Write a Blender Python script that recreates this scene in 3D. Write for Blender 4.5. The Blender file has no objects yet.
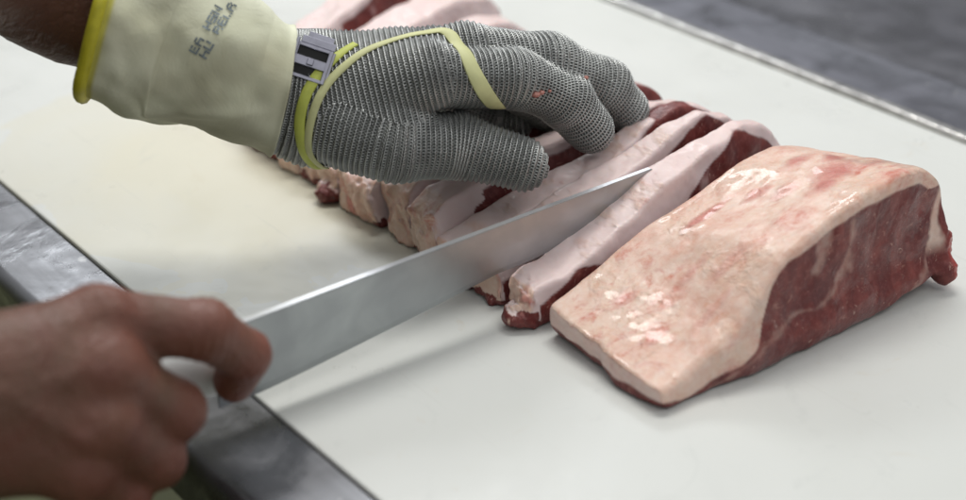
import bpy, math
import numpy as np
from mathutils import Vector, Matrix
F = np.float32
C = bpy.context.scene.collection
SC = bpy.context.scene

# ------------------------------------------------------------------ camera (board frame: x across the board, y along it, z up)
CAM = np.array([-0.45668, -0.44330, 0.42687])
FWD = np.array([0.542852, 0.693076, -0.474297]); FWD /= np.linalg.norm(FWD)
RGT = np.array([0.787260, -0.616621, 0.0]); RGT /= np.linalg.norm(RGT)
UPV = np.cross(RGT, FWD)
def at(px, py, z):                      # a sight line of the survey met with a known height
    d = FWD + RGT*((px-483)/1600) + UPV*(-(py-250)/1600)
    return CAM + d*((z-CAM[2])/d[2])
def V(*a): return np.array(a, dtype=float)

# ------------------------------------------------------------------ numpy noise
def _hash(ix, iy, iz, s):
    h = (ix*374761393 + iy*668265263 + iz*2147483647 + s*974711) & 0xffffffff
    h = ((h ^ (h >> 13))*1274126177) & 0xffffffff
    h = h ^ (h >> 16)
    return (h & 0xffff).astype(F)/65535.0
def noise(x, y, z, s=0):
    x, y, z = np.broadcast_arrays(x, y, z)
    fx, fy, fz = np.floor(x), np.floor(y), np.floor(z)
    ix, iy, iz = fx.astype(np.int64), fy.astype(np.int64), fz.astype(np.int64)
    tx, ty, tz = x-fx, y-fy, z-fz
    tx, ty, tz = [t*t*(3-2*t) for t in (tx, ty, tz)]
    r = 0
    for dx in (0, 1):
        for dy in (0, 1):
            for dz in (0, 1):
                w = (tx if dx else 1-tx)*(ty if dy else 1-ty)*(tz if dz else 1-tz)
                r = r + w*_hash(ix+dx, iy+dy, iz+dz, s)
    return r*2-1                         # -1..1
def fbm(x, y, z, sc, s=0, o=3):
    r = 0; a = 1
    for k in range(o):
        r = r + a*noise(x*sc, y*sc, z*sc, s+k); sc *= 2.1; a *= .5
    return r/1.75

# ------------------------------------------------------------------ implicit surfaces
def smin(a, b, k):
    h = np.clip(.5+.5*(b-a)/k, 0, 1)
    return b+(a-b)*h-k*h*(1-h)
def smax(a, b, k): return -smin(-a, -b, k)
def cap(X, Y, Z, a, b, r1, r2):          # tapered capsule
    a = np.asarray(a, F); b = np.asarray(b, F); d = b-a
    t = ((X-a[0])*d[0]+(Y-a[1])*d[1]+(Z-a[2])*d[2])/float(d@d)
    t = np.clip(t, 0, 1)
    return np.sqrt((X-a[0]-t*d[0])**2+(Y-a[1]-t*d[1])**2+(Z-a[2]-t*d[2])**2)-(r1+(r2-r1)*t)
def ell(X, Y, Z, c, r):
    q = np.sqrt(((X-c[0])/r[0])**2+((Y-c[1])/r[1])**2+((Z-c[2])/r[2])**2)
    return (q-1)*min(r)
class Field:                              # union of rounded bones, each worked out only in its own box
    def __init__(s, xs, ys, zs, lim=None):
        s.g = [np.asarray(a, F) for a in (xs, ys, zs)]; s.S = np.full([len(a) for a in s.g], 1., F)
    def add(s, fn, lo, hi, k):
        i = [(max(np.searchsorted(a, l-k-.016)-1, 0), np.searchsorted(a, h_+k+.016)+1) for a, l, h_ in zip(s.g, lo, hi)]
        sl = tuple(slice(*q) for q in i)
        X, Y, Z = s.g[0][sl[0]][:, None, None], s.g[1][sl[1]][None, :, None], s.g[2][sl[2]][None, None, :]
        s.S[sl] = smin(s.S[sl], fn(X, Y, Z), k)
    def cap(s, a, b, r1, r2, k):
        a = np.asarray(a, float); b = np.asarray(b, float); r = max(r1, r2)
        s.add(lambda X, Y, Z: cap(X, Y, Z, a, b, r1, r2), np.minimum(a, b)-r, np.maximum(a, b)+r, k)
    def ell(s, c, r, k):
        c = np.asarray(c, float); r = np.asarray(r, float)
        s.add(lambda X, Y, Z: ell(X, Y, Z, c, r), c-r, c+r, k)
def rough_up(co, f, sc, amp, seed=1, o=2):
    return co+vnormals(co, f)*(fbm(co[:, 0], co[:, 1], co[:, 2], sc, seed, o)*amp)[:, None]
def snets(S, xs, ys, zs):                # surface nets on a rectilinear grid
    nx, ny, nz = S.shape
    neg = S < 0
    cs = np.zeros((nx-1, ny-1, nz-1), np.int8)
    for i in (0, 1):
        for j in (0, 1):
            for k in (0, 1): cs += neg[i:nx-1+i, j:ny-1+j, k:nz-1+k]
    act = (cs > 0) & (cs < 8)
    I, J, K = np.nonzero(act)
    idx = -np.ones(act.shape, np.int64); idx[I, J, K] = np.arange(len(I))
    acc = np.zeros((len(I), 3)); cnt = np.zeros(len(I))
    G = (xs, ys, zs)
    for ax in range(3):
        o1, o2 = [a for a in range(3) if a != ax]
        for u in (0, 1):
            for v in (0, 1):
                A = [I, J, K]; A[o1] = A[o1]+u; A[o2] = A[o2]+v
                B = list(A); B[ax] = B[ax]+1
                va = S[A[0], A[1], A[2]]; vb = S[B[0], B[1], B[2]]
                m = (va < 0) != (vb < 0)
                t = np.where(m, va/np.where(m, va-vb, 1), 0)
                for q in range(3):
                    pa = G[q][A[q]]; pb = G[q][B[q]]
                    acc[:, q] += np.where(m, pa+(pb-pa)*t, 0)
                cnt += m
    co = acc/cnt[:, None]
    faces = []
    for ax in range(3):
        sl0 = [slice(None)]*3; sl1 = [slice(None)]*3
        sl0[ax] = slice(0, -1); sl1[ax] = slice(1, None)
        a = neg[tuple(sl0)]; b = neg[tuple(sl1)]
        E = list(np.nonzero(a != b))
        o1, o2 = (ax+1) % 3, (ax+2) % 3
        ok = (E[o1] > 0) & (E[o2] > 0) & (E[o1] < S.shape[o1]-1) & (E[o2] < S.shape[o2]-1)
        E = [e[ok] for e in E]
        s = a[E[0], E[1], E[2]]
        def c(u, v):
            q = list(E); q[o1] = q[o1]-1+u; q[o2] = q[o2]-1+v
            return idx[q[0], q[1], q[2]]
        f = np.stack([c(0, 0), c(1, 0), c(1, 1), c(0, 1)], 1)
        f[~s] = f[~s][:, ::-1]
        faces.append(f)
    f = np.concatenate(faces)
    return co, f
def relax(co, f, n=2, w=.5):             # light Laplacian smoothing
    e = np.concatenate([f[:, [0, 1]], f[:, [1, 2]], f[:, [2, 3]], f[:, [3, 0]]])
    for _ in range(n):
        a = np.zeros_like(co); c = np.zeros(len(co))
        for q in range(3):
            a[:, q] = np.bincount(e[:, 0], co[e[:, 1], q], len(co))+np.bincount(e[:, 1], co[e[:, 0], q], len(co))
        c = np.bincount(e[:, 0], minlength=len(co))+np.bincount(e[:, 1], minlength=len(co))
        co = co+(a/np.maximum(c, 1)[:, None]-co)*w
    return co
def vnormals(co, f):
    n = np.cross(co[f[:, 2]]-co[f[:, 0]], co[f[:, 3]]-co[f[:, 1]])
    r = np.zeros_like(co)
    for k in range(4):
        for q in range(3): r[:, q] += np.bincount(f[:, k], n[:, q], len(co))
    return r/np.maximum(np.linalg.norm(r, axis=1), 1e-12)[:, None]

# ------------------------------------------------------------------ object helpers
def mesh_obj(name, co, faces, mat, parent=None, attrs=None, smooth=True, normals=None, origin=None):
    co = np.asarray(co, float)
    me = bpy.data.meshes.new(name)
    if origin is None: origin = np.zeros(3)
    co = co-np.asarray(origin)
    if isinstance(faces, np.ndarray):
        k = faces.shape[1]
        me.vertices.add(len(co)); me.vertices.foreach_set('co', co.astype(F).ravel())
        me.loops.add(faces.size); me.loops.foreach_set('vertex_index', faces.astype(np.int32).ravel())
        me.polygons.add(len(faces)); me.polygons.foreach_set('loop_start', np.arange(0, faces.size, k, dtype=np.int32))
        me.update(calc_edges=True); me.validate()
    else:
        me.from_pydata([tuple(c) for c in co], [], [tuple(q) for q in faces]); me.update()
    if attrs:
        for n, v in attrs.items():
            v = np.asarray(v)
            if v.ndim == 1:
                a = me.attributes.new(n, 'FLOAT', 'POINT'); a.data.foreach_set('value', v.astype(F))
            else:
                a = me.attributes.new(n, 'FLOAT_VECTOR', 'POINT'); a.data.foreach_set('vector', v.astype(F).ravel())
    me.shade_smooth() if smooth else me.shade_flat()
    if normals is not None: me.normals_split_custom_set_from_vertices([tuple(n) for n in normals])
    me.materials.append(mat)
    o = bpy.data.objects.new(name, me); C.objects.link(o)
    if parent is not None:
        o.parent = parent
        o.location = Vector(origin)-parent.location
    else: o.location = origin
    return o
def empty(name, loc):
    o = bpy.data.objects.new(name, None); C.objects.link(o); o.location = loc; o.empty_display_size = .02
    return o
def tag(o, label=None, cat=None, group=None, kind=None):
    for k, v in (('label', label), ('category', cat), ('group', group), ('kind', kind)):
        if v: o[k] = v
    return o
def split(co, f, mask, attrs):           # one surface parted in two meshes along a mask, normals kept
    nrm = vnormals(co, f)
    out = []
    fm = mask[f].mean(1) > .5
    for sel in (fm, ~fm):
        ff = f[sel]; u, inv = np.unique(ff, return_inverse=True)
        out.append((co[u], inv.reshape(-1, 4), {k: v[u] for k, v in attrs.items()}, nrm[u]))
    return out
def tube(pts, r, n=12, closed=False, sq=None):
    pts = np.asarray(pts, float); m = len(pts)
    if np.isscalar(r): r = [r]*m
    vs = []; fs = []
    t = np.roll(pts, -1, 0)-np.roll(pts, 1, 0)
    if not closed: t[0] = pts[1]-pts[0]; t[-1] = pts[-1]-pts[-2]
    t /= np.linalg.norm(t, axis=1)[:, None]
    ref = V(0, 0, 1) if abs(t[0][2]) < .9 else V(1, 0, 0)
    for i in range(m):
        a = np.cross(t[i], ref); a /= np.linalg.norm(a); b = np.cross(a, t[i]); ref = b
        for k in range(n):
            w = 2*math.pi*k/n
            vs.append(pts[i]+(a*math.cos(w)+b*math.sin(w))*r[i])
    for i in range(m if closed else m-1):
        for k in range(n):
            j = (i+1) % m
            fs.append((i*n+k, i*n+(k+1) % n, j*n+(k+1) % n, j*n+k))
    if not closed: fs.append(tuple(range(n))[::-1]); fs.append(tuple((m-1)*n+k for k in range(n)))
    return np.array(vs), fs
def ribbon(pts, nrm, wid, th):
    pts = np.asarray(pts, float); m = len(pts); vs = []; fs = []
    t = np.gradient(pts, axis=0); t /= np.linalg.norm(t, axis=1)[:, None]
    for i in range(m):
        n = nrm[i]/np.linalg.norm(nrm[i]); s = np.cross(t[i], n); s /= np.linalg.norm(s)
        w = wid[i] if not np.isscalar(wid) else wid
        for a, b in ((-.5, 0), (-.42, 1), (0, 1.25), (.42, 1), (.5, 0), (0, -.1)):
            vs.append(pts[i]+s*a*w+n*b*th)
    for i in range(m-1):
        for k in range(6):
            fs.append((i*6+k, i*6+(k+1) % 6, (i+1)*6+(k+1) % 6, (i+1)*6+k))
    fs.append(tuple(range(6))[::-1]); fs.append(tuple((m-1)*6+k for k in range(6)))
    return np.array(vs), fs
def spline(P, n):                         # Catmull-Rom through points
    P = np.asarray(P, float); Q = np.vstack([2*P[0]-P[1], P, 2*P[-1]-P[-2]])
    out = []
    for u in np.linspace(0, len(P)-1-1e-9, n):
        i = int(u); t = u-i; a, b, c, d = Q[i:i+4]
        out.append(.5*((2*b)+(-a+c)*t+(2*a-5*b+4*c-d)*t*t+(-a+3*b-3*c+d)*t**3))
    return np.array(out)
def slab(x0, x1, y0, y1, z0, z1, bev=.002, seg=3):
    import bmesh
    bm = bmesh.new(); bmesh.ops.create_cube(bm, size=1)
    for v in bm.verts:
        v.co = Vector(((x0+x1)/2+v.co.x*(x1-x0), (y0+y1)/2+v.co.y*(y1-y0), (z0+z1)/2+v.co.z*(z1-z0)))
    if bev: bmesh.ops.bevel(bm, geom=bm.edges[:], offset=bev, segments=seg, profile=.5, affect='EDGES')
    co = np.array([v.co[:] for v in bm.verts]); fs = [tuple(v.index for v in p.verts) for p in bm.faces]
    bm.free(); return co, fs
def join(parts):
    co = []; fs = []; n = 0
    for c, f in parts:
        co.append(np.asarray(c)); fs += [tuple(int(i)+n for i in q) for q in f]; n += len(c)
    return np.concatenate(co), fs

# ------------------------------------------------------------------ materials
class NT:
    def __init__(s, name):
        s.m = bpy.data.materials.new(name); s.m.use_nodes = True; s.t = s.m.node_tree
        s.b = s.t.nodes['Principled BSDF']; s._o = None
    def n(s, typ, **kw):
        nd = s.t.nodes.new(typ)
        for k, v in kw.items():
            if k in nd.inputs.keys():
                nd.inputs[k].default_value = v
            else: setattr(nd, k, v)
        return nd
    def l(s, a, b): s.t.links.new(a, b)
    def coord(s):
        if not s._o: s._o = s.n('ShaderNodeTexCoord').outputs['Object']
        return s._o
    def noise(s, scale, detail=4, rough=.55, dist=0, vec=None, stretch=None):
        nd = s.n('ShaderNodeTexNoise'); nd.inputs['Scale'].default_value = scale; nd.inputs['Detail'].default_value = detail
        nd.inputs['Roughness'].default_value = rough; nd.inputs['Distortion'].default_value = dist
        v = vec or s.coord()
        if stretch:
            mp = s.n('ShaderNodeMapping'); mp.inputs['Scale'].default_value = stretch[0]; mp.inputs['Rotation'].default_value = stretch[1]
            s.l(v, mp.inputs['Vector']); v = mp.outputs[0]
        s.l(v, nd.inputs['Vector']); return nd.outputs['Fac']
    def ramp(s, fac, stops):
        r = s.n('ShaderNodeValToRGB'); e = r.color_ramp.elements
        while len(e) < len(stops): e.new(.5)
        for q, (p, c) in zip(e, stops):
            q.position = p; q.color = (c, c, c, 1) if np.isscalar(c) else (*c, 1)
        s.l(fac, r.inputs[0]); return r.outputs[0]
    def mix(s, f, a, b, mode='MIX'):
        m = s.n('ShaderNodeMix', data_type='RGBA', blend_type=mode)
        for sock, v in ((m.inputs[0], f), (m.inputs[6], a), (m.inputs[7], b)):
            if hasattr(v, 'is_linked'): s.l(v, sock)
            elif isinstance(v, (tuple, list)): sock.default_value = (*v, 1) if len(v) == 3 else v
            else: sock.default_value = v
        return m.outputs[2]
    def math(s, op, a, b=0, clamp=False):
        m = s.n('ShaderNodeMath', operation=op, use_clamp=clamp)
        for sock, v in ((m.inputs[0], a), (m.inputs[1], b)):
            if hasattr(v, 'is_linked'): s.l(v, sock)
            else: sock.default_value = v
        return m.outputs[0]
    def madd(s, a, b, c):
        m = s.n('ShaderNodeMath', operation='MULTIPLY_ADD'); s.l(a, m.inputs[0]); m.inputs[1].default_value = b; m.inputs[2].default_value = c; return m.outputs[0]
    def attr(s, name, out='Fac'):
        a = s.n('ShaderNodeAttribute', attribute_name=name); return a.outputs[out]
    def bump(s, h, strength, dist, prev=None):
        b = s.n('ShaderNodeBump'); b.inputs['Strength'].default_value = strength; b.inputs['Distance'].default_value = dist
        s.l(h, b.inputs['Height'])
        if prev: s.l(prev, b.inputs['Normal'])
        return b.outputs[0]
    def set(s, **kw):
        for k, v in kw.items():
            k = k.replace('_', ' ')
            if hasattr(v, 'is_linked'): s.l(v, s.b.inputs[k])
            else: s.b.inputs[k].default_value = (*v, 1) if isinstance(v, tuple) and len(v) == 3 and 'Radius' not in k else v
        return s

def mat_meat():
    m = NT('meat'); red = m.attr('red'); fat = m.attr('fat'); skin = m.attr('skin'); deep = m.attr('deep')
    co = m.attr('uvw', 'Vector')
    n1 = m.noise(95, 5, .6, .4, co); n2 = m.noise(45, 5, .65, .8, co)
    fib = m.noise(150, 5, .65, .4, co, ((1, 1, .25), (0, .35, 0)))
    lean = m.mix(m.ramp(fib, [(.3, 0), (.7, 1)]), (.125, .022, .020), (.255, .063, .053))
    lean = m.mix(m.ramp(n2, [(.40, 0), (.68, .85)]), lean, (.100, .020, .022))
    grain = m.noise(420, 3, .6, .2, co)
    lean = m.mix(m.ramp(grain, [(.5, 0), (.75, .5)]), lean, (.30, .10, .09))
    v1 = m.ramp(m.noise(130, 4, .6, 1.8, co, ((.5, 1, 1), (0, .9, 0))), [(.63, 0), (.72, .45)])
    v2 = m.ramp(m.noise(320, 3, .5, 1.2, co, ((1, 1, .6), (0, .5, 0))), [(.66, 0), (.74, .6)])
    lean = m.mix(v1, lean, (.46, .24, .19)); lean = m.mix(v2, lean, (.55, .36, .30))
    lean = m.mix(red, lean, (.40, .050, .038))
    cutfat = m.mix(n1, (.74, .585, .580), (.81, .685, .67))
    cutfat = m.mix(m.ramp(m.noise(30, 5, .6, .6, co), [(.5, 0), (.75, .32)]), cutfat, (.72, .49, .45))
    a = m.noise(58, 7, .68, .7, co, ((.55, 1, 1), (0, 0, .5))); b = m.noise(16, 5, .6, .6, co); c = m.noise(230, 5, .65, .3, co)
    mem = m.mix(m.ramp(b, [(.30, 0), (.70, 1)]), (.710, .465, .355), (.755, .550, .445))
    mem = m.mix(m.ramp(m.noise(26, 5, .6, .5, co), [(.42, 0), (.72, .55)]), mem, (.74, .50, .34))
    mem = m.mix(m.ramp(a, [(.45, 0), (.72, .85)]), mem, (.64, .29, .195))
    spot = m.math('MULTIPLY', m.ramp(m.noise(85, 6, .7, .6, co, ((.6, 1, 1), (0, 0, .4))), [(.505, 0), (.64, .95)]), m.ramp(m.noise(20, 3, .5, 0, co), [(.42, 0), (.60, .9)]))
    mem = m.mix(spot, mem, (.54, .12, .07))
    mem = m.mix(m.ramp(c, [(.35, 0), (.75, .45)]), mem, (.84, .74, .68))
    mem = m.mix(red, mem, (.55, .135, .105))
    fatc = m.mix(skin, cutfat, mem)
    col = m.mix(fat, lean, fatc)
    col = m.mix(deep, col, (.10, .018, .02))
    rough = m.mix(fat, m.ramp(n1, [(.3, .34), (.7, .5)]), m.ramp(n2, [(.35, .50), (.7, .36)]))
    nb = m.bump(n1, .22, .0014); nb = m.bump(m.math('MULTIPLY', c, skin), .35, .0006, nb)
    nb = m.bump(m.math('MULTIPLY', m.noise(30, 4, .5, .3, co), skin), .35, .0030, nb)
    nb = m.bump(m.math('MULTIPLY', a, skin), .25, .0010, nb)
    wet = m.ramp(m.noise(26, 4, .6, .3, co), [(.50, 0), (.60, 1)])
    lump = m.math('MULTIPLY', m.math('MULTIPLY', m.noise(260, 3, .55, .4, co), wet), skin)
    nb = m.bump(lump, .75, .0016, nb); nb = m.bump(m.math('MULTIPLY', m.noise(210, 3, .5, .4, co), red), 1.0, .0026, nb)
    nb = m.bump(grain, .15, .0004, nb)
    coat = m.math('MULTIPLY', m.math('ADD', m.math('MULTIPLY', wet, .6), .08), m.madd(skin, .8, .12)); coat = m.math('ADD', coat, m.math('MULTIPLY', red, .7), True)
    m.set(Base_Color=col, Roughness=rough, Normal=nb, Subsurface_Weight=.12, Subsurface_Radius=(1, .35, .2), Subsurface_Scale=.004,
          Coat_Weight=coat, Coat_Roughness=.07, Specular_IOR_Level=.35)
    return m.m
def mat_board():
    m = NT('white polyethylene')
    a = m.noise(5, 4, .6, .3); b = m.noise(2.2, 3, .5)
    col = m.mix(m.ramp(a, [(.35, 0), (.75, 1)]), (.665, .678, .650), (.640, .652, .618))
    # fat smears rubbed into the plastic round the sliced row
    sx = m.n('ShaderNodeSeparateXYZ'); m.l(m.coord(), sx.inputs[0])
    dx = m.math('DIVIDE', m.math('ADD', sx.outputs[0], .03), .12); dy = m.math('DIVIDE', m.math('SUBTRACT', sx.outputs[1], .36), .17)
    d = m.math('SQRT', m.math('ADD', m.math('MULTIPLY', dx, dx), m.math('MULTIPLY', dy, dy)))
    d = m.math('ADD', d, m.math('MULTIPLY', m.math('SUBTRACT', m.noise(9, 4, .6, .8), .5), 1.1))
    col = m.mix(m.ramp(d, [(.45, 1), (1.0, .45), (1.9, 0)]), col, (.660, .635, .515))
    col = m.mix(m.ramp(m.noise(26, 5, .7, 1.5), [(.62, 0), (.74, .22)]), col, (.55, .45, .30))
    col = m.mix(m.ramp(m.noise(14, 6, .7, 3), [(.58, 0), (.72, .22)]), col, (.42, .44, .42))
    sc1 = m.ramp(m.noise(170, 3, .6, .5, None, ((1, .025, 1), (0, 0, -1.45))), [(.66, 0), (.72, .17)])
    sc2 = m.ramp(m.noise(120, 3, .6, .6, None, ((1, .04, 1), (0, 0, -.85))), [(.67, 0), (.73, .15)])
    col = m.mix(sc1, col, (.42, .42, .38)); col = m.mix(sc2, col, (.42, .42, .38))
    col = m.mix(m.ramp(m.noise(340, 2, .5, 0), [(.80, 0), (.82, .5)]), col, (.5, .3, .2))
    scr = m.noise(60, 3, .6, .2, None, ((1, .03, 1), (0, 0, -1.45)))
    scr2 = m.noise(90, 2, .6, .2, None, ((1, .04, 1), (0, 0, -.9)))
    nb = m.bump(scr, .12, .0006); nb = m.bump(scr2, .1, .0005, nb); nb = m.bump(a, .25, .004, nb)
    m.set(Base_Color=col, Roughness=m.ramp(m.noise(12, 5, .65, .6), [(.35, .26), (.65, .46)]), Normal=nb, Subsurface_Weight=.1, Subsurface_Radius=(1, 1, .9), Subsurface_Scale=.004, Specular_IOR_Level=.4)
    return m.m
def mat_steel(name='brushed wet steel', base=(.25, .255, .27), dark=(.17, .17, .18), r=(.24, .44)):
    m = NT(name)
    a = m.noise(14, 6, .65, .3, None, ((1, .30, 1), (0, 0, 0))); b = m.noise(70, 5, .7, .8)
    st = m.noise(160, 4, .6, .1, None, ((1, .03, 1), (0, 0, .05)))
    col = m.mix(m.ramp(a, [(.38, 0), (.66, 1)]), base, dark)
    col = m.mix(m.ramp(st, [(.40, 0), (.65, .5)]), col, tuple(x*.6 for x in base))
    col = m.mix(m.ramp(b, [(.6, 0), (.75, .4)]), col, (.13, .125, .12))
    col = m.mix(m.ramp(m.noise(45, 4, .6, 1), [(.66, 0), (.72, .3)]), col, (.60, .59, .57))  # pale flecks painted into the colour as wet highlights
    w = m.noise(18, 5, .6, .6)
    rough = m.ramp(w, [(.42, r[1]), (.58, r[0]), (.68, .18)])
    nb = m.bump(st, .14, .0005); nb = m.bump(m.noise(60, 4, .6, .5), .14, .0010, nb)
    nb = m.bump(m.ramp(w, [(.56, 0), (.62, 1)]), .07, .0008, nb)
    m.set(Base_Color=col, Metallic=.85, Roughness=rough, Normal=nb)
    return m.m
def simple(name, col, rough=.5, metal=0, nscale=0, namt=.2, bump=0, bdist=.001, **kw):
    m = NT(name); c = col
    if nscale:
        nz = m.noise(nscale, 5, .6, .4)
        c = m.mix(m.ramp(nz, [(.3, 0), (.7, 1)]), tuple(x*(1-namt) for x in col), tuple(min(1, x*(1+namt)) for x in col))
        if bump: m.set(Normal=m.bump(nz, bump, bdist))
    m.set(Base_Color=c, Roughness=rough, Metallic=metal, **kw)
    return m.m
def mat_skin():
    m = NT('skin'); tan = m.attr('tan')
    a = m.noise(38, 5, .6, .5); b = m.noise(240, 4, .6, .3); v = m.n('ShaderNodeTexVoronoi'); v.inputs['Scale'].default_value = 520; m.l(m.coord(), v.inputs['Vector'])
    col = m.mix(m.ramp(a, [(.35, 0), (.68, 1)]), (.150, .078, .052), (.165, .067, .047))
    col = m.mix(m.ramp(m.noise(20, 3, .5, .3), [(.45, 0), (.7, .6)]), col, (.160, .095, .055))
    col = m.mix(m.math('MULTIPLY', m.ramp(b, [(.45, 0), (.7, 1)]), .3), col, (.14, .050, .037))
    col = m.mix(m.attr('knuckle'), col, (.22, .072, .052))
    col = m.mix(tan, col, (.165, .078, .056))  # skin blends to one even tone on the left arm's side
    crease = m.noise(130, 3, .6, 1.0, None, ((1.8, .5, 1), (0, 0, .5)))
    nb = m.bump(v.outputs['Distance'], .18, .0006); nb = m.bump(crease, .6, .0018, nb); nb = m.bump(m.noise(26, 4, .55, 1.2, None, ((1, 2.2, 1), (0, 0, .3))), .35, .005, nb); nb = m.bump(a, .3, .003, nb)
    m.set(Base_Color=col, Roughness=.48, Normal=nb, Subsurface_Weight=.15, Subsurface_Radius=(1, .35, .2), Subsurface_Scale=.005, Specular_IOR_Level=.4)
    return m.m
def mat_cotton():
    m = NT('grubby cotton'); dirt = m.attr('dirt')
    a = m.noise(22, 5, .6, .6); w = m.noise(700, 2, .5)
    col = m.mix(m.ramp(a, [(.35, 0), (.7, 1)]), (.74, .75, .585), (.63, .64, .465))
    col = m.mix(dirt, col, (.27, .245, .15))
    col = m.mix(m.attr('edge'), col, (.50, .46, .03))
    nb = m.bump(w, .25, .0004); nb = m.bump(a, .4, .004, nb)
    m.set(Base_Color=col, Roughness=.85, Normal=nb, Sheen_Weight=.1)
    return m.m
M = {}
M['meat'] = mat_meat(); M['board'] = mat_board(); M['steel'] = mat_steel()
M['steel2'] = mat_steel('dull far steel', (.21, .215, .245), (.15, .15, .175), (.35, .55))
M['steel3'] = mat_steel('dark rear steel', (.19, .19, .21), (.10, .10, .115), (.3, .5))
M['rim'] = simple('bright steel rim', (.60, .59, .57), .24, 1, 55, .4, .5, .0015)
M['skin'] = mat_skin(); M['cotton'] = mat_cotton()
M['ring'] = simple('steel rings', (.42, .43, .42), .36, .9, 60, .25)
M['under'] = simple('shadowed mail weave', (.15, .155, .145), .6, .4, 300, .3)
M['band'] = simple('yellow elastic', (.60, .61, .31), .6, 0, 35, .14, .2, .001)
M['bandy'] = simple('stretched green elastic', (.50, .55, .10), .55, 0, 35, .2)
M['hem'] = simple('yellow binding', (.56, .51, .03), .6, 0, 60, .25, .3, .001)
M['ink'] = simple('blue stamp ink', (.21, .25, .27), .9, 0, 150, .5)
M['clip'] = simple('zinc clip', (.36, .36, .42), .32, 1, 80, .2)
M['handle'] = simple('white handle plastic', (.72, .74, .73), .4, 0, 50, .08)
M['apron'] = simple('olive apron cloth', (.12, .12, .045), .8, 0, 12, .25, .3, .003)
M['shirt'] = simple('dull work shirt', (.16, .17, .16), .85, 0, 15, .2)
M['floor'] = simple('olive floor tile', (.20, .21, .10), .5, 0, 6, .25)
M['black'] = simple('dark gap', (.02, .02, .02), .8)
def mat_blade():
    m = NT('polished blade steel')
    st = m.noise(220, 3, .5, 0, None, ((1, 1, .03), (0, 0, 0)))
    a = m.noise(25, 4, .6, .6)
    col = m.mix(m.ramp(a, [(.4, 0), (.7, 1)]), (.44, .465, .475), (.385, .405, .42))
    sm = m.noise(9, 5, .6, .8, None, ((1, 1, .6), (0, .4, 0)))
    col = m.mix(m.ramp(sm, [(.5, 0), (.62, .45)]), col, (.36, .38, .40))
    gr = m.noise(1500, 2, .5, 0, None, ((.02, 1, 1), (0, .1, 0)))
    m.set(Base_Color=col, Metallic=1, Roughness=m.ramp(a, [(.35, .32), (.7, .50)]), Normal=m.bump(gr, .10, .0001, m.bump(st, .08, .0002)))
    return m.m
M['blade'] = mat_blade()

# ------------------------------------------------------------------ setting: board, table, far table, floor
BZ = 0.0
bd = mesh_obj('cutting_board', *slab(-.1452, .3640, -.75, 1.15, -.016, 0, .0012, 2), M['board'], smooth=False)
tag(bd, 'big white plastic cutting board lying under the meat', 'cutting board')
tb = empty('metal_table', (0, 0, -.012))
tag(tb, 'grey steel worktable with scratched rounded front edge, holding the white board', 'table')
def plate(x0, x1, y0, y1, z, th, nx, ny, round_lo=None, amp=.0003, seed=3):     # a worn sheet with rounded front edge, closed below
    us = np.linspace(0, 1, nx); prof = []
    if round_lo:
        r = round_lo
        prof += [(x0, z-th), (x0, z-r)]+[(x0+r-r*math.cos(a), z-r+r*math.sin(a)) for a in np.linspace(.15, math.pi/2, 9)]
        prof += [(x, z) for x in np.linspace(x0+r, x1, nx)[1:]]+[(x1, z-th)]
    else: prof = [(x0, z-th)]+[(x, z) for x in np.linspace(x0, x1, nx)]+[(x1, z-th)]
    prof = np.array(prof); ys = np.linspace(y0, y1, ny); n = len(prof)
    X = np.repeat(prof[:, 0][None], ny, 0); Z = np.repeat(prof[:, 1][None], ny, 0); Yv = np.repeat(ys[:, None], n, 1)
    d = fbm(X, Yv, Z, 45, seed, 3)*amp
    Z = Z+d; 
    if round_lo: X = X+np.where(X < x0+round_lo, fbm(Yv, Yv*0, Z*0, 30, seed+5, 3)*amp*1.6, 0)
    co = np.stack([X, Yv, Z], -1).reshape(-1, 3); fs = []
    for j in range(ny-1):
        for i in range(n): fs.append((j*n+i, j*n+(i+1) % n, (j+1)*n+(i+1) % n, (j+1)*n+i))
    fs.append(tuple(range(n))[::-1]); fs.append(tuple((ny-1)*n+k for k in range(n)))
    return co, [f[::-1] for f in fs]
mesh_obj('front_ledge', *plate(-.1945, -.1454, -.75, 1.15, -.0020, .030, 30, 700, .007), M['steel'], tb, origin=(0, 0, -.012))
mesh_obj('bed', *slab(-.1460, .3650, -.75, 1.15, -.036, -.0165, 0), M['steel'], tb, origin=(0, 0, -.012), smooth=False)
mesh_obj('raised_rim', *plate(.3655, .3735, -.75, 1.15, .0035, .030, 8, 500, .0025, .0004, 8), M['rim'], tb, origin=(0, 0, -.012))
mesh_obj('rear_ledge', *plate(.3745, .4400, -.75, 1.15, .0005, .032, 30, 500, None, .0004, 11), M['steel2'], tb, origin=(0, 0, -.012))
for (x, y) in ((-.15, -.65), (.40, -.65), (-.15, 1.05), (.40, 1.05)):
    mesh_obj('leg', *tube([(x, y, -.84), (x, y, -.035)], .02, 16), M['steel'], tb, origin=(0, 0, -.012))
t2 = empty('rear_worktable', (.7, .2, -.02))
tag(t2, 'dark grey steel surface behind the table, in the far top right', 'table')
mesh_obj('top_plate', *plate(.4430, 1.60, -.75, 1.9, -.008, .03, 60, 400, .004, .0006, 21), M['steel3'], t2, origin=(.7, .2, -.02))
for (x, y) in ((.5, -.65), (1.5, -.65), (.5, 1.8), (1.5, 1.8)):
    mesh_obj('leg', *tube([(x, y, -.84), (x, y, -.035)], .02, 16), M['steel2'], t2, origin=(.7, .2, -.02))
tag(mesh_obj('floor', *slab(-6, 8, -6, 8, -.90, -.84, 0), M['floor'], smooth=False), kind='structure')

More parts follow.
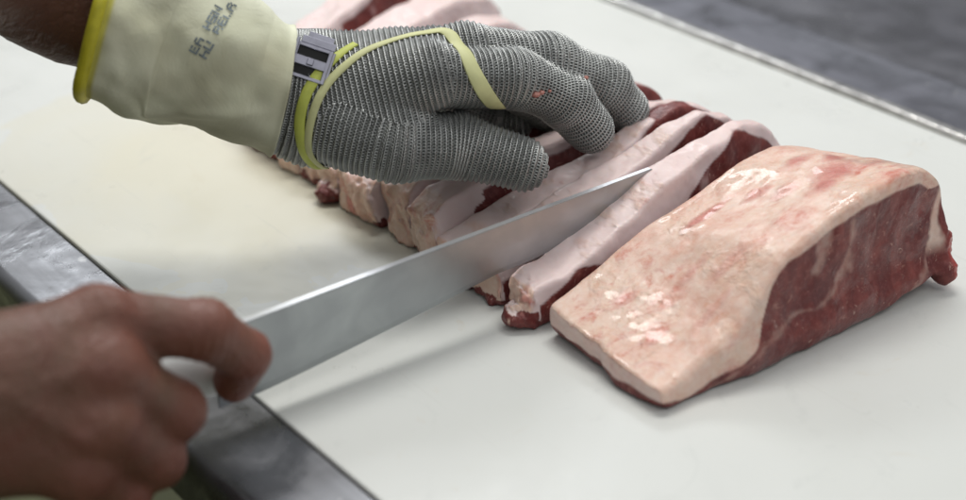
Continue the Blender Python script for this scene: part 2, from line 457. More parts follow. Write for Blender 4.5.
# ------------------------------------------------------------------ meat
def prof(xs, zs):
    g = np.linspace(-.03, .25, 281); v = np.interp(g, xs, zs)
    k = np.hanning(15); k /= k.sum(); v = np.convolve(np.pad(v, 7, 'edge'), k, 'valid')
    return lambda u: np.interp(u, g, v).astype(F)
FT = prof([0, .02, .045, .06, .08, .107, .136, .165, .185, .2, .21], [.0125, .016, .027, .040, .059, .068, .0735, .076, .073, .061, .044])
FL = prof([0, .015, .023, .046, .060, .065, .079, .107, .136, .165, .18, .2], [.0052, .0035, .0045, .011, .020, .040, .053, .0605, .066, .067, .066, .05])
BT = prof([0, .036, .07, .107, .136, .163, .185, .2, .21], [.018, .027, .037, .046, .057, .061, .055, .04, .02])
BL = prof([0, .02, .036, .07, .107, .136, .163, .185, .2, .21], [.0075, .011, .015, .021, .030, .046, .0565, .050, .034, .012])
TT = prof([0, .015, .05, .09, .13, .165, .19, .205], [.026, .036, .045, .050, .054, .055, .051, .040])
TL = prof([0, .015, .05, .09, .13, .165, .19, .205], [.012, .022, .031, .038, .044, .048, .043, .030])
SEAM = np.array([(.1295, .060), (.1217, .036), (.113, .0255), (.0864, .0215), (.0635, .019), (.045, .008), (.02, .0)])
SEAM2 = np.array([(.1064, .060), (.103, .050), (.1, .044)])
SEAM3 = np.array([(.197, .060), (.190, .045), (.188, .030), (.178, .012), (.17, .004)])
def dpoly(u, w, P):
    d = np.full(np.shape(u), 9., F)
    for a, b in zip(P[:-1], P[1:]):
        e = b-a; t = np.clip(((u-a[0])*e[0]+(w-a[1])*e[1])/(e@e), 0, 1)
        d = np.minimum(d, np.hypot(u-a[0]-t*e[0], w-a[1]-t*e[1]))
    return d
# --- the uncut loin block
h = .0009
xs = np.arange(-.02, .235, h); ys = np.arange(-.022, .108, h); zs = np.arange(-.004, .088, h)
X, Y, Z = np.meshgrid(xs.astype(F), ys.astype(F), zs.astype(F), indexing='ij', sparse=True)
ft, fl, bt, bl = [g(xs)[:, None, None] for g in (FT, FL, BT, BL)]
tt = np.clip(Y/.088, 0, 1)
top = ft+(bt-ft)*tt+fbm(X, Y, 0., 38, 5, 3)*.0016
front = -.001-.006*np.exp(-((Z-.010)/.012)**2)*np.clip((X-.03)*40, 0, 1)+fbm(X, 0., Z, 60, 9, 3)*.0015+.10*np.clip(Z-.03, 0, 1)
back = .088+.004*np.sin(X*25)+.15*(Z-.02)
rEnd = .2035+.002*np.sin(Y*80)-.10*np.clip(.02-Z, 0, 1)+fbm(0., Y, Z, 50, 4)*.002
lEnd = -.004-.06*Y*0+.004*np.clip(Y/.088, 0, 1)+.012*np.exp(-(Z/.006)**2)*-1*np.clip(np.sin(Y*70), 0, 1)*.5+fbm(0., Y, Z, 60, 14)*.0020+.004*np.exp(-(Z/.005)**2)
S = smax((Z-top)*.85, (front-Y), .0065)
S = smax(S, Y-back, .004)
S = smax(S, X-rEnd, .012); S = smax(S, lEnd-X, .003)
S = smax(S, .0004-Z+np.clip(-fbm(X, Y, 0., 60, 31, 2), 0, 1)*.002+.013*np.clip((X-.13)/.07, 0, 1)**1.5*np.clip(1-Y/.05, 0, 1), .003)
S = smin(S, ell(X, Y, Z, (.1995, .006, .022), (.0065, .012, .018)), .006)
S = smin(S, ell(X, Y, Z, (.2000, -.006, .0100), (.0055, .0065, .0075)), .005)
S = smin(S, ell(X, Y, Z, (.2035, .000, .023), (.0045, .0050, .008)), .003)
S = smin(S, ell(X, Y, Z, (.2055, -.003, .012), (.0030, .0035, .0045)), .003)
co, f = snets(S, xs, ys, zs); co = relax(co, f, 1, .4); co = rough_up(co, f, 110, .0005, 3)
tl_ = np.clip((co[:, 0]-.196)/.006, 0, 1)*np.clip((.04-co[:, 2])/.01, 0, 1)
co = co+vnormals(co, f)*(fbm(co[:, 0], co[:, 1], co[:, 2], 230, 43, 3)*.0022*tl_)[:, None]; co[:, 2] = np.maximum(co[:, 2], .0003)
def meat_attrs(co, nrm, topf, leanf, seams, seed, v01):
    u, v, w = co.T
    nz = fbm(u, v, w, 90, seed, 3)*.0016
    lean = 1-np.clip((w-leanf+nz)/.0012+.5, 0, 1)
    fat = 1-lean
    for P, wd in seams:
        d = dpoly(u+fbm(u, v, w, 60, seed+17, 3)*.006, w+fbm(u, v, w, 60, seed+27, 3)*.005, P)+fbm(u, v, w, 190, seed+7, 3)*.0024
        fat = np.maximum(fat, np.clip((wd*1.5-d+fbm(u, v, w, 70, seed+8)*.0030)/.0036, 0, 1)*.36)
    return fat
u, v, w = co.T; nrm = vnormals(co, f)
tv = np.clip(v/.088, 0, 1)
leanf = FL(u)+(BL(u)-FL(u))*tv
fat = meat_attrs(co, nrm, None, leanf, [(SEAM, .0017), (SEAM2, .003), (SEAM3, .0022)], 51, tv)
fat = np.where((u > .185) & (w < .06), np.clip((.0058-np.abs(u-.1935-.2*(w-.04)+fbm(u, v, w, 70, 8)*.007))/.003, 0, 1)*np.clip((w-.022)/.008, 0, 1)*.85, fat)
fat = np.where((u > .188) & (w >= .060), 1, fat)
skin = np.clip((nrm[:, 2]-.25)/.3, 0, 1)*np.clip((w-.004)/.003, 0, 1)
skin = np.maximum(skin, np.clip((-nrm[:, 0]-.5)/.3, 0, 1)*.55)
skin = np.maximum(skin, np.clip((-nrm[:, 1]-.2)/.3, 0, 1)*.9)
red = np.clip((u-.199)/.003, 0, 1)*np.clip((.032-w)/.006, 0, 1)*np.clip((.02-v)/.005, 0, 1)
for cx, cy, rx, ry, s in ((.135, .030, .009, .005, .9), (.118, .058, .008, .004, .7), (.06, .045, .008, .003, .5), (.152, .036, .013, .009, 1.), (.150, .062, .010, .004, .8), (.092, .070, .014, .0028, .9), (.03, .062, .006, .004, .5), (.165, .05, .006, .005, .9),
                          (.045, .018, .010, .003, .45), (.02, .03, .006, .003, .5), (.125, .045, .007, .004, .55), (.17, .028, .01, .004, .5), (.07, .03, .012, .003, .4)):
    q = np.sqrt(((u-cx)/rx)**2+((v-cy)/ry)**2)+fbm(u, v, w, 130, int(cx*1e4), 3)*.7
    red = np.maximum(red, np.clip(1.45-q, 0, 1)*s*.85)
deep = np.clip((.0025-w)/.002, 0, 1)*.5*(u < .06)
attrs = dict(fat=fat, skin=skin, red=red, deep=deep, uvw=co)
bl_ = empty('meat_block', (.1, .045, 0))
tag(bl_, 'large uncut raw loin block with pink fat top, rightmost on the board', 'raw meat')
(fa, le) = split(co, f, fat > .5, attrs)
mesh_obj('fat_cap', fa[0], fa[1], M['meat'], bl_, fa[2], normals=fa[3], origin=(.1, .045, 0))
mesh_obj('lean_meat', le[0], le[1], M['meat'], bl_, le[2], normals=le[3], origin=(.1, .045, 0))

# --- the cut steaks.  (yl, yr) front foot at the left and right end, lean = dy/dz, th = thickness
def steak(k, label, yl, yr, lean, th, x0=0., L=.203, kind=0, blob=True, fatadd=0., hh=.0010, thl=None, rock=0., twist=0., bow=0., thr=None, hump=0., redl=0., leanadd=0., tail=.042, tail2=1.):
    P_, Q_ = (BT, BL) if kind == 0 else (TT, TL)
    us = np.arange(-.022, .225, hh); vs = np.arange(-.008, th+.030, hh); ws = np.arange(-.003, .072, hh)
    U, Vv, Wd = np.meshgrid(us.astype(F), vs.astype(F), ws.astype(F), indexing='ij', sparse=True)
    s = 20+k*13
    un = us*(.203/L)
    top = P_(un)[:, None, None]+fatadd+(hump*np.exp(-((us-.098)/.026)**2))[:, None, None]+fbm(U, Vv, 0., 40, s, 3)*.0024+rock*(Vv-th/2)
    thk = th if thl is None else (thl+(th-thl)*np.clip(us/.12, 0, 1))[:, None, None]
    if thr is not None: thk = thk+((thr-th)*np.clip((us-.07)/.10, 0, 1)**1.3)[:, None, None]
    fr = fbm(U, 0., Wd, 45, s+3, 3)*.0020
    bk = thk+fbm(U, 3., Wd, 45, s+4, 3)*.0020
    A = smax((Wd-top)*.88, fr-Vv, .0024); A = smax(A, Vv-bk, .0028)
    A = smax(A, U-L-.10*(.03-Wd)*(1 if k < 3 else 0)-fbm(0., Vv, Wd, 50, s+5)*.004, .010)
    A = smax(A, -U+fbm(0., Vv, Wd, 70, s+6)*.0045, .004)
    A = smax(A, .0004-Wd, .0015)
    if blob:
        A = smin(A, ell(U, Vv, Wd, (-.002, th*.45, .006), (.0095, th*.42, .0062)), .004)
    co, f = snets(A, us, vs, ws); co = relax(co, f, 1, .4); co = rough_up(co, f, 95, .0009, s+8, 3)
    co = co+vnormals(co, f)*(fbm(co[:, 0], co[:, 1], co[:, 2], 150, s+2)*.003*np.clip((.006-co[:, 0])/.006, 0, 1))[:, None]
    nrm = vnormals(co, f)
    u, v, w = co.T
    leanf = Q_(u*(.203/L))+fatadd+leanadd+redl*np.exp(-((u-.028)/.016)**2)+(.0045*np.clip((u-.10)/.03, 0, 1)-.007*np.clip((u-.158)/.02, 0, 1))*(kind == 0)
    fat = meat_attrs(co, nrm, None, leanf, [(SEAM*V(1, .85), .0012), (SEAM3*V(1, .9), .002)], s+9, 0)
    fat = np.where((u < .004) & (w > .0055+fbm(u, v, w, 90, s)*.003), 1, fat)
    if kind == 1:
        cut = tail+.25*(w-.02)+fbm(u, v, w, 60, s+21)*.012
        fat = np.where(((u < cut) | (u > tail2+fbm(u, v, w, 60, s+31)*.012)) & (w > .003+.006*np.clip(fbm(u, v, w, 80, s+22)*2, -.4, 1)), 1, fat)
    if blob: fat = np.where((u < .003) & (w < .011+fbm(u, v, w, 110, s+2)*.004), np.clip(fbm(u, v, w, 130, s+14)*5-1.0, 0, 1), fat)
    fat = np.where(u > L-.003, np.clip(.9+fbm(u, v, w, 90, s+1)*1.8, 0, 1), fat)
    skin = np.clip((-nrm[:, 0]-.35)/.3, 0, 1)*.95+np.clip((nrm[:, 2]-.5)/.4, 0, 1)*.16
    red = np.clip(fbm(u, v, w, 120, s+11, 3)*3-.7, 0, 1)*np.clip((.012-u)/.01, 0, 1)*.9*(fat > .5)
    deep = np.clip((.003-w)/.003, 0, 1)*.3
    uvw = co+V(k*.31, k*.17, 0)
    # stand it in the row: shear for the lean, turn for the fan
    y = yl+(yr-yl)*(u/.17)+v+(lean+twist*np.clip(u/.17, 0, 1.2)**2)*w+.002*np.sin(u*22+k)-bow*np.sin(math.pi*np.clip(u/.19, 0, 1))
    x = x0+u
    W = np.stack([x, y, np.maximum(w, .0003)], 1)
    o = (x0+.1, (yl+yr)/2+.01, 0)
    st = empty('steak', o); tag(st, label, 'steak', 'steaks sliced from the loin')
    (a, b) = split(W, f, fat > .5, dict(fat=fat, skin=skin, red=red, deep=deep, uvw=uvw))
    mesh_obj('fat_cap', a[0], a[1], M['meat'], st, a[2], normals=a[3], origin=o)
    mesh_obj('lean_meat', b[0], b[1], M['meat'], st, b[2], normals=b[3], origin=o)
    return st
STEAKS = [
 # label, yl, yr, lean, th, x0, L, kind
 ('raw steak between the uncut loin block and the knife blade', .0950, .0990, .08, .0215, -.001, .203, 0, dict(thl=.0235, thr=.0105, fatadd=.0030, twist=.20, bow=.0040, hump=.006, redl=.0085)),
 ('raw steak just behind the knife blade, dark lean showing by the blade tip', .1215, .1225, .14, .0200, -.002, .196, 0, dict(thl=.0245, thr=.0085, fatadd=.005, twist=.07, blob=False)),
 ('raw steak touching the tips of the mail glove fingers', .1470, .1365, .22, .0180, -.002, .196, 0, dict(thl=.0255, thr=.0100, fatadd=.003, twist=.07, blob=False, leanadd=.004)),
 ('raw steak right under the gloved thumb tip, thin pale fat edge', .1740, .1540, .40, .0145, -.001, .195, 1, dict(thl=.0250, thr=.010, blob=False, leanadd=.0075, tail=.026)),
 ('raw steak beneath the gloved thumb, thin strip of fat before a dark red face', .2010, .1850, .50, .0145, .002, .195, 1, dict(thl=.0300, blob=False, leanadd=.0075, tail=.036)),
 ('broad raw steak end bulging out pale below the heel of the gloved thumb', .2380, .2400, .16, .0280, -.003, .200, 1, dict(thl=.0400, fatadd=-.001, blob=False, leanadd=.008, tail=.050)),
 ('raw steak with a dark red corner showing left of the broad pale steak end', .2790, .2800, .13, .0190, .001, .200, 1, dict(thl=.0230, fatadd=-.006, leanadd=.003, tail=.012)),
 ('raw steak under the gloved wrist, red spots on its end', .3015, .3120, .13, .0195, .003, .205, 1, dict(thl=.0225, fatadd=-.007, blob=False, leanadd=.003, tail=.008)),
 ('raw steak below the two yellow bands of the glove', .3235, .3440, .16, .0250, .001, .210, 1, dict(thl=.0215, fatadd=-.004, blob=False, leanadd=-.004, tail=.012)),
 ('raw steak below the glove clip, second from the far end of the row', .3440, .3780, .25, .0300, .003, .217, 1, dict(thl=.0235, fatadd=.001, blob=False, leanadd=-.008, tail=.014)),
 ('raw steak at the far end of the row, partly under the cotton cuff', .3670, .4240, .30, .0280, .002, .217, 1, dict(fatadd=.007, twist=.1, blob=False, leanadd=.0065, tail=.085, tail2=.170)),
]
for k, (lab, yl, yr, ln, th, x0, L, kind, kw) in enumerate(STEAKS):
    steak(k, lab, yl, yr, ln, th, x0, L, kind, **kw)

# ------------------------------------------------------------------ knife
ky = .1185
kn = empty('knife', (-.20, ky, .03)); tag(kn, 'long steel butcher knife with white handle slicing into the loin', 'knife')
ns = 90; tt_ = np.linspace(0, 1, ns); XA = -.172+tt_*.286
zsp = .0520+.0030*tt_-.030*np.clip((tt_-.945)/.055, 0, 1)**1.6
zed = .0105+.0150*np.clip((tt_-.08)/.50, 0, 1)**1.15+.014*np.clip((tt_-.62)/.38, 0, 1)**1.5
zed = np.minimum(zed, zsp-.0006)
rows = []
for x, zt, zb in zip(XA, zsp, zed):
    th = .0021*(1-.35*(x-XA[0])/.29)
    hgt = zt-zb
    sec = [(-.00005, zb), (-.35*th, zb+hgt*.10), (-.75*th, zb+hgt*.5), (-th, zb+hgt*.985), (-.9*th, zt), (.9*th, zt), (th, zb+hgt*.985), (.75*th, zb+hgt*.5), (.35*th, zb+hgt*.10), (.00005, zb)]
    rows += [(x, ky+a, b) for a, b in sec]
n = 10; fs = []
for i in range(ns-1):
    for k in range(n): fs.append((i*n+k, (i+1)*n+k, (i+1)*n+(k+1) % n, i*n+(k+1) % n))
fs.append(tuple(range(n))); fs.append(tuple((ns-1)*n+k for k in range(n))[::-1])
bo = mesh_obj('blade', np.array(rows), fs, M['blade'], kn, smooth=False, origin=(-.20, ky, .03))
bo.data.materials.append(simple('polished spine steel', (.86, .87, .90), .30, 1))  # paler steel colour on the spine stands in for light caught along it
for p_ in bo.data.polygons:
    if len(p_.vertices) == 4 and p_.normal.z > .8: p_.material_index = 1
hp = spline([(-.165, ky, .034), (-.172, ky, .034), (-.19, ky, .036), (-.23, ky, .036), (-.27, ky, .034), (-.295, ky, .031), (-.30, ky, .031)], 40)
hv, hf = tube(hp, [.0105 if 2 < i < 37 else .008 for i in range(40)], 20)
hv[:, 2] = (hv[:, 2]-.034)*1.35+.034
mesh_obj('handle', hv, hf, M['handle'], kn, origin=(-.20, ky, .03))

# ------------------------------------------------------------------ the butcher: one skin mesh (torso, both arms, bare hand)
def graded(lo, a, b, hi, fine, coarse):
    return np.concatenate([np.arange(lo, a, coarse), np.arange(a, b, fine), np.arange(b, hi, coarse)])
gx = graded(-.62, -.34, -.15, .04, .0014, .006); gy = graded(-.08, .030, .165, .62, .0014, .007); gz = graded(-.30, -.012, .115, .52, .0014, .007)
fd = Field(gx, gy, gz)
# bare right hand, closed on the handle
rw = V(-.322, .104, .082)
OF = V(-.002, .002, .007)
MC = [V(-.232, .0970, .0830)+OF, V(-.238, .0790, .0690)+OF, V(-.247, .0710, .0510)+OF, V(-.259, .0710, .0340)+OF]
PI_ = [V(-.1925, .0850, .0770), V(-.2110, .0840, .0440), V(-.224, .0810, .0260), V(-.242, .0800, .0150)]
DI = [V(-.1730, .0870, .0560), V(-.2050, .1050, .0260), V(-.221, .1030, .0130), V(-.239, .1000, .0080)]
TI = [V(-.1735, .0980, .0370), V(-.2090, .1220, .0220), V(-.225, .1200, .0120), V(-.243, .1160, .0080)]
RR = [(.0140, .0126, .0112, .0098), (.0145, .0132, .0114, .010), (.0140, .0126, .0108, .0095), (.0130, .0115, .0100, .0088)]
fd.cap(rw, (MC[0]+MC[1])/2+V(-.004, .004, -.004), .034, .0195, .001)
fd.cap(rw+V(0, -.004, -.016), (MC[2]+MC[3])/2+V(-.006, .008, 0), .029, .0175, .012)
for i in range(4):
    fd.cap(rw+V(.02, -.006, 0), MC[i], .018, RR[i][0], .008)
    fd.cap(MC[i], PI_[i], RR[i][0]*.97, RR[i][1], .006)
    fd.cap(PI_[i], DI[i], RR[i][1]*1.02, RR[i][2], .0035)
    fd.cap(DI[i], TI[i], RR[i][2]*.98, RR[i][3], .003)
    fd.ell(PI_[i]+V(.001, -.003, .001), (.0105, .0095, .0095), .004)
    fd.ell(MC[i]+V(.001, -.003, .003), (.0110, .0095, .0100), .006)
fd.cap(V(-.270, .130, .070), V(-.225, .1400, .066), .018, .0130, .012)
fd.cap(V(-.225, .1400, .066), V(-.192, .1330, .052), .0128, .0112, .004)
fd.cap(V(-.192, .1330, .052), V(-.170, .1290, .044), .0115, .0092, .004)
# right forearm and upper arm
re_, rs_ = V(-.47, .02, .12), V(-.44, .08, .44)
fd.cap(rw+V(.006, 0, -.004), rw+(re_-rw)*.4, .031, .038, .02); fd.cap(rw+(re_-rw)*.4, re_, .038, .045, .02)
fd.cap(re_, rs_, .046, .056, .03)
# left arm: wrist inside the gloves up to the shoulder
lw = at(255, 76, .110); lh = at(101, 4, .148); lm = at(62, -16, .158); lel = at(-95, -92, .215); lsh = V(-.42, .46, .45)
fd.cap(lw, lh, .024, .031, .001); fd.cap(lh, lm, .031, .0335, .01); fd.cap(lm, lel, .0335, .042, .02); fd.cap(lel, lsh, .043, .056, .03)
fd.cap(rs_, lsh, .055, .055, .05)
fd.ell((-.44, .27, .12), (.10, .155, .38), .05)
S = fd.S
co, f = snets(S, gx, gy, gz); co = relax(co, f, 2, .5); co = rough_up(co, f, 70, .0007, 77)
kn_ = np.zeros(len(co))
for p in MC[:4]+PI_[:4]+DI[:1]+[TI[0]]:
    kn_ = np.maximum(kn_, np.clip(1.35-np.linalg.norm(co-p, axis=1)/.018, 0, 1)*.8)
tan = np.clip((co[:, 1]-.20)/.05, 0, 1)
vn_ = vnormals(co, f); dsp = np.zeros(len(co))
for a_, b_, jt in [(MC[i], PI_[i], 1.) for i in range(4)]+[(PI_[0], DI[0], 1.)]:      # creases over the bent joints
    d_ = (b_-a_)/np.linalg.norm(b_-a_); t_ = (co-b_)@d_; r_ = np.linalg.norm(co-b_, axis=1)
    dsp += np.clip(1.3-r_/.017, 0, 1)*np.cos(t_*2*math.pi/.0042)*-.00042
for a_, b_ in [(MC[i]+V(0, -.010, .006), rw+V(.02, -.012*i*.3, .026-.012*i)) for i in range(4)]:      # tendons
    e_ = b_-a_; t_ = np.clip(((co-a_)@e_)/(e_@e_), 0, 1); r_ = np.linalg.norm(co-a_-t_[:, None]*e_, axis=1)
    dsp += np.exp(-(r_/.012)**2)*.0011*np.clip(1.3-t_, 0, 1)
for P_ in (spline([MC[0]+V(-.012, -.016, .0), MC[1]+V(-.022, -.012, .010), MC[1]+V(-.045, -.012, .014), rw+V(.01, -.026, .012)], 14), spline([MC[2]+V(-.012, -.012, .004), MC[1]+V(-.030, -.014, -.004), MC[1]+V(-.045, -.012, .014)], 10)):
    r_ = np.min([np.linalg.norm(co-p, axis=1) for p in P_], axis=0); dsp += np.exp(-(r_/.0034)**2)*.0012   # veins
co = co+vn_*dsp[:, None]
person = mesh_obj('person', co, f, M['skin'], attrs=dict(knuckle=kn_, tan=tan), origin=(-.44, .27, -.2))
tag(person, 'butcher with a bare hand on the knife and a gloved hand on the steaks', 'person')
PO = (-.44, .27, -.2)
# shirt and apron, thick shells round the torso (outside the picture but for a corner of olive)
gx2 = np.arange(-.66, -.2, .008); gy2 = np.arange(-.08, .64, .008); gz2 = np.arange(-.84, .54, .010)
X, Y, Z = np.meshgrid(gx2.astype(F), gy2.astype(F), gz2.astype(F), indexing='ij', sparse=True)
S = smin(ell(X, Y, Z, (-.44, .27, .12), (.115, .172, .40)), cap(X, Y, Z, rs_, lsh, .068, .068), .05)
S = smin(S, cap(X, Y, Z, rs_, rs_+(re_-rs_)*.6, .068, .062), .03); S = smin(S, cap(X, Y, Z, lsh, lsh+(lel-lsh)*.5, .068, .062), .03)
co, f = snets(S, gx2, gy2, gz2); co = rough_up(co, f, 16, .006, 70, 3); mesh_obj('shirt', co, f, M['shirt'], person, origin=PO)
q = np.sqrt(((X+.40)/.165)**2+((Y-.30)/.215)**2)*.165-.165
S = smax(smax(q+Z*0, Z-.14-.3*(X+.4), .02), -.80-Z, .01)
S = smax(S, -.35-X, .01)
co, f = snets(S, gx2, gy2, gz2); co = rough_up(co, f, 16, .006, 71, 3); mesh_obj('apron', co, f, M['apron'], person, origin=PO)

# ------------------------------------------------------------------ gloved left hand
def gpt(px, py, z): return at(px, py, z)
WR = gpt(300, 97, .095)
FI = {
 'index': [gpt(428, 76, .112), gpt(518, 79, .104), gpt(566, 101, .083), gpt(590, 131, .062)],
 'middle': [gpt(462, 58, .112), gpt(550, 63, .101), gpt(603, 85, .080), gpt(627, 110, .062)],
}
FI['index'] = [p+V(0, 0, 0) for p in FI['index']]
FI['ring'] = [FI['middle'][0]+V(-.002, .024, -.008), FI['middle'][1]+V(-.006, .034, -.018), FI['middle'][2]+V(-.012, .034, -.020), FI['middle'][3]+V(-.016, .032, -.010)]
FI['pinky'] = [FI['middle'][0]+V(-.010, .044, -.022), FI['middle'][1]+V(-.026, .056, -.034), FI['middle'][2]+V(-.036, .054, -.030), FI['middle'][3]+V(-.044, .050, -.012)]
FR = {'index': (.0160, .0140, .0134, .0126), 'middle': (.0165, .0145, .0135, .0125), 'ring': (.016, .0138, .0128, .012), 'pinky': (.015, .0125, .0115, .011)}
TH = [gpt(345, 128, .086), gpt(395, 143, .080), gpt(458, 146, .074), gpt(521, 163, .065)]
TR = (.0205, .0180, .0158, .0140)
def palm(X, Y, Z):
    S = cap(X, Y, Z, gpt(266, 83, .104), WR, .0270, .0305)
    for nme in FI:
        S = smin(S, cap(X, Y, Z, WR+V(.004, 0, 0), FI[nme][0], .028, FR[nme][0]*1.08), .010)
    S = smin(S, cap(X, Y, Z, WR+V(.01, -.010, -.008), TH[1], .026, .019), .014)
    return S
def finger(X, Y, Z, J, R):
    g = cap(X, Y, Z, J[0], J[1], R[0], R[1])
    g = smin(g, cap(X, Y, Z, J[1], J[2], R[1]*1.02, R[2]), .006)
    return smin(g, cap(X, Y, Z, J[2], J[3], R[2]*1.0, R[3]), .006)
def glove(X, Y, Z):
    S = palm(X, Y, Z)
    for nme in FI: S = smin(S, finger(X, Y, Z, FI[nme], FR[nme]), .004)
    S = smin(S, finger(X, Y, Z, TH, TR), .005)
    return S+noise(X*55, Y*55, Z*55, 5)*.0012
allp = np.array([WR+V(-.03, .012, .008)]+TH+sum(FI.values(), []))
lo, hi = allp.min(0)-.04, allp.max(0)+.04
h = .0014
xs, ys, zs = [np.arange(lo[q], hi[q], h) for q in range(3)]
X, Y, Z = np.meshgrid(xs.astype(F), ys.astype(F), zs.astype(F), indexing='ij', sparse=True)
S = glove(X, Y, Z)
ctf = np.array([-.036, .232, .104])
co, f = snets(S, xs, ys, zs); co = relax(co, f, 2, .5)
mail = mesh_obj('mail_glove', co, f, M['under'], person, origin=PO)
mail['label'] = 'grey chain mail glove worn over the cotton one'
def gsd(p): return glove(p[:, 0], p[:, 1], p[:, 2])
def ggrad(p, e=.0008):
    g = np.stack([gsd(p+V(e, 0, 0))-gsd(p-V(e, 0, 0)), gsd(p+V(0, e, 0))-gsd(p-V(0, e, 0)), gsd(p+V(0, 0, e))-gsd(p-V(0, 0, e))], 1)
    return g/np.maximum(np.linalg.norm(g, axis=1), 1e-9)[:, None]
def snap(p, off=0., it=6):
    p = np.array(p, float)
    for _ in range(it): p = p-ggrad(p)*(gsd(p)-off)[:, None]
    return p
# chain mail: rows of real rings round every finger and the palm
PITCH = .00158
def rows_of(J, rad, owner, u0=0., u1=1., win=.006):
    J = np.array(J); seg = np.linalg.norm(np.diff(J, axis=0), axis=1); cum = np.concatenate([[0], np.cumsum(seg)]); Ltot = cum[-1]
    T = []; B = []; N = []
    ref = V(0, 0, 1)
    us = np.arange(u0, Ltot+u1, PITCH*.92)
    for ri, uu in enumerate(us):
        k = min(max(np.searchsorted(cum, uu)-1, 0), len(seg)-1)
        # smooth the bend
        def ctr(q):
            q2 = np.array([np.interp(q, cum, J[:, c]) for c in range(3)])
            if q > Ltot: q2 = J[-1]+(J[-1]-J[-2])/seg[-1]*(q-Ltot)
            if q < 0: q2 = J[0]+(J[1]-J[0])/seg[0]*q
            return q2
        c0 = ctr(uu); d = ctr(uu+win)-ctr(uu-win); d /= np.linalg.norm(d)
        a = np.cross(d, ref); a /= np.linalg.norm(a); b = np.cross(a, d)
        ph = np.linspace(0, 2*math.pi, 181)[:-1]
        D = np.cos(ph)[:, None]*a+np.sin(ph)[:, None]*b
        ts = np.linspace(0, rad, 26)
        P3 = c0+D[:, None, :]*ts[None, :, None]
        s = gsd(P3.reshape(-1, 3)).reshape(len(ph), -1)
        if (s[:, 0] > 0).all(): continue
        cross = (s[:, :-1] < 0) & (s[:, 1:] >= 0)
        has = cross.any(1); ix = cross.argmax(1)
        s0 = s[np.arange(len(ph)), ix]; s1 = s[np.arange(len(ph)), ix+1]
        t = ts[ix]+(ts[1])*(s0/(s0-s1+1e-9))
        hit = c0+D*t[:, None]
        arc = np.concatenate([[0], np.cumsum(np.linalg.norm(np.diff(np.vstack([hit, hit[:1]]), axis=0), axis=1))])
        nr = max(int(arc[-1]/PITCH), 5)
        w = ((np.arange(nr)+(.5 if ri % 2 else 0))/nr)*arc[-1]
        pos = np.stack([np.interp(w, arc, np.append(hit[:, c], hit[0, c])) for c in range(3)], 1)
        okk = np.interp(w, arc, np.append(has, has[0]).astype(float)) > .99
        for p_, ok in zip(pos, okk):
            if ok: T.append(p_); B.append(d); N.append(1 if ri % 2 else -1)
    T = np.array(T); B = np.array(B); N = np.array(N)
    keep = owner(T)
    return T[keep], B[keep], N[keep]
def fielddist(p):
    X, Y, Z = p.T
    L_ = [palm(X, Y, Z)-.0005]+[finger(X, Y, Z, FI[n], FR[n]) for n in FI]+[finger(X, Y, Z, TH, TR)]
    return np.argmin(np.array(L_), 0)
RT, RB, RN = [], [], []
kc = (FI['index'][0]+FI['middle'][0]+FI['ring'][0])/3
sets = [([gpt(266, 83, .104), WR, kc], .07, 0, -.012, .026)]
for i, nme in enumerate(FI): sets.append((FI[nme], .024, i+1, -.004, .0125))
sets.append((TH, .036, 5, -.016, .0145))
for J, rad, oid, u0, u1 in sets:
    a, b, c = rows_of(J, rad, lambda p, o=oid: fielddist(p) == o, u0, u1, .024 if oid == 0 else .007)
    RT.append(a); RB.append(b); RN.append(c)
RT, RB, RN = np.concatenate(RT), np.concatenate(RB), np.concatenate(RN)
print('rings', len(RT))
nn = ggrad(RT); RT = RT-nn*(gsd(RT)-.0003)[:, None]
rng = np.random.default_rng(4)
a = np.cross(nn, RB); a /= np.maximum(np.linalg.norm(a, axis=1), 1e-9)[:, None]      # round the finger
b = np.cross(a, nn)                                                                   # along it
tl = np.radians(38)*RN+rng.normal(0, .08, len(RT))
ax2 = b*np.cos(tl)[:, None]+nn*np.sin(tl)[:, None]
R1, R2 = .00094, .00042
th1 = np.arange(8)*2*math.pi/8; th2 = np.arange(4)*2*math.pi/4
cen = RT[:, None]+(a[:, None]*np.cos(th1)[None, :, None]+ax2[:, None]*np.sin(th1)[None, :, None]*1.12)*R1
rad_ = (cen-RT[:, None])/R1; up_ = np.cross(a, ax2)
vr = cen[:, :, None]+(rad_[:, :, None]*np.cos(th2)[None, None, :, None]+up_[:, None, None]*np.sin(th2)[None, None, :, None])*R2
i1, i2 = np.meshgrid(np.arange(8), np.arange(4), indexing='ij')
q = np.stack([i1*4+i2, ((i1+1) % 8)*4+i2, ((i1+1) % 8)*4+(i2+1) % 4, i1*4+(i2+1) % 4], -1).reshape(-1, 4)
fr_ = (q[None]+(np.arange(len(RT))*32)[:, None, None]).reshape(-1, 4)
ro = mesh_obj('mail_links', vr.reshape(-1, 3), fr_, M['ring'], mail, origin=PO); ro.location = (0, 0, 0)

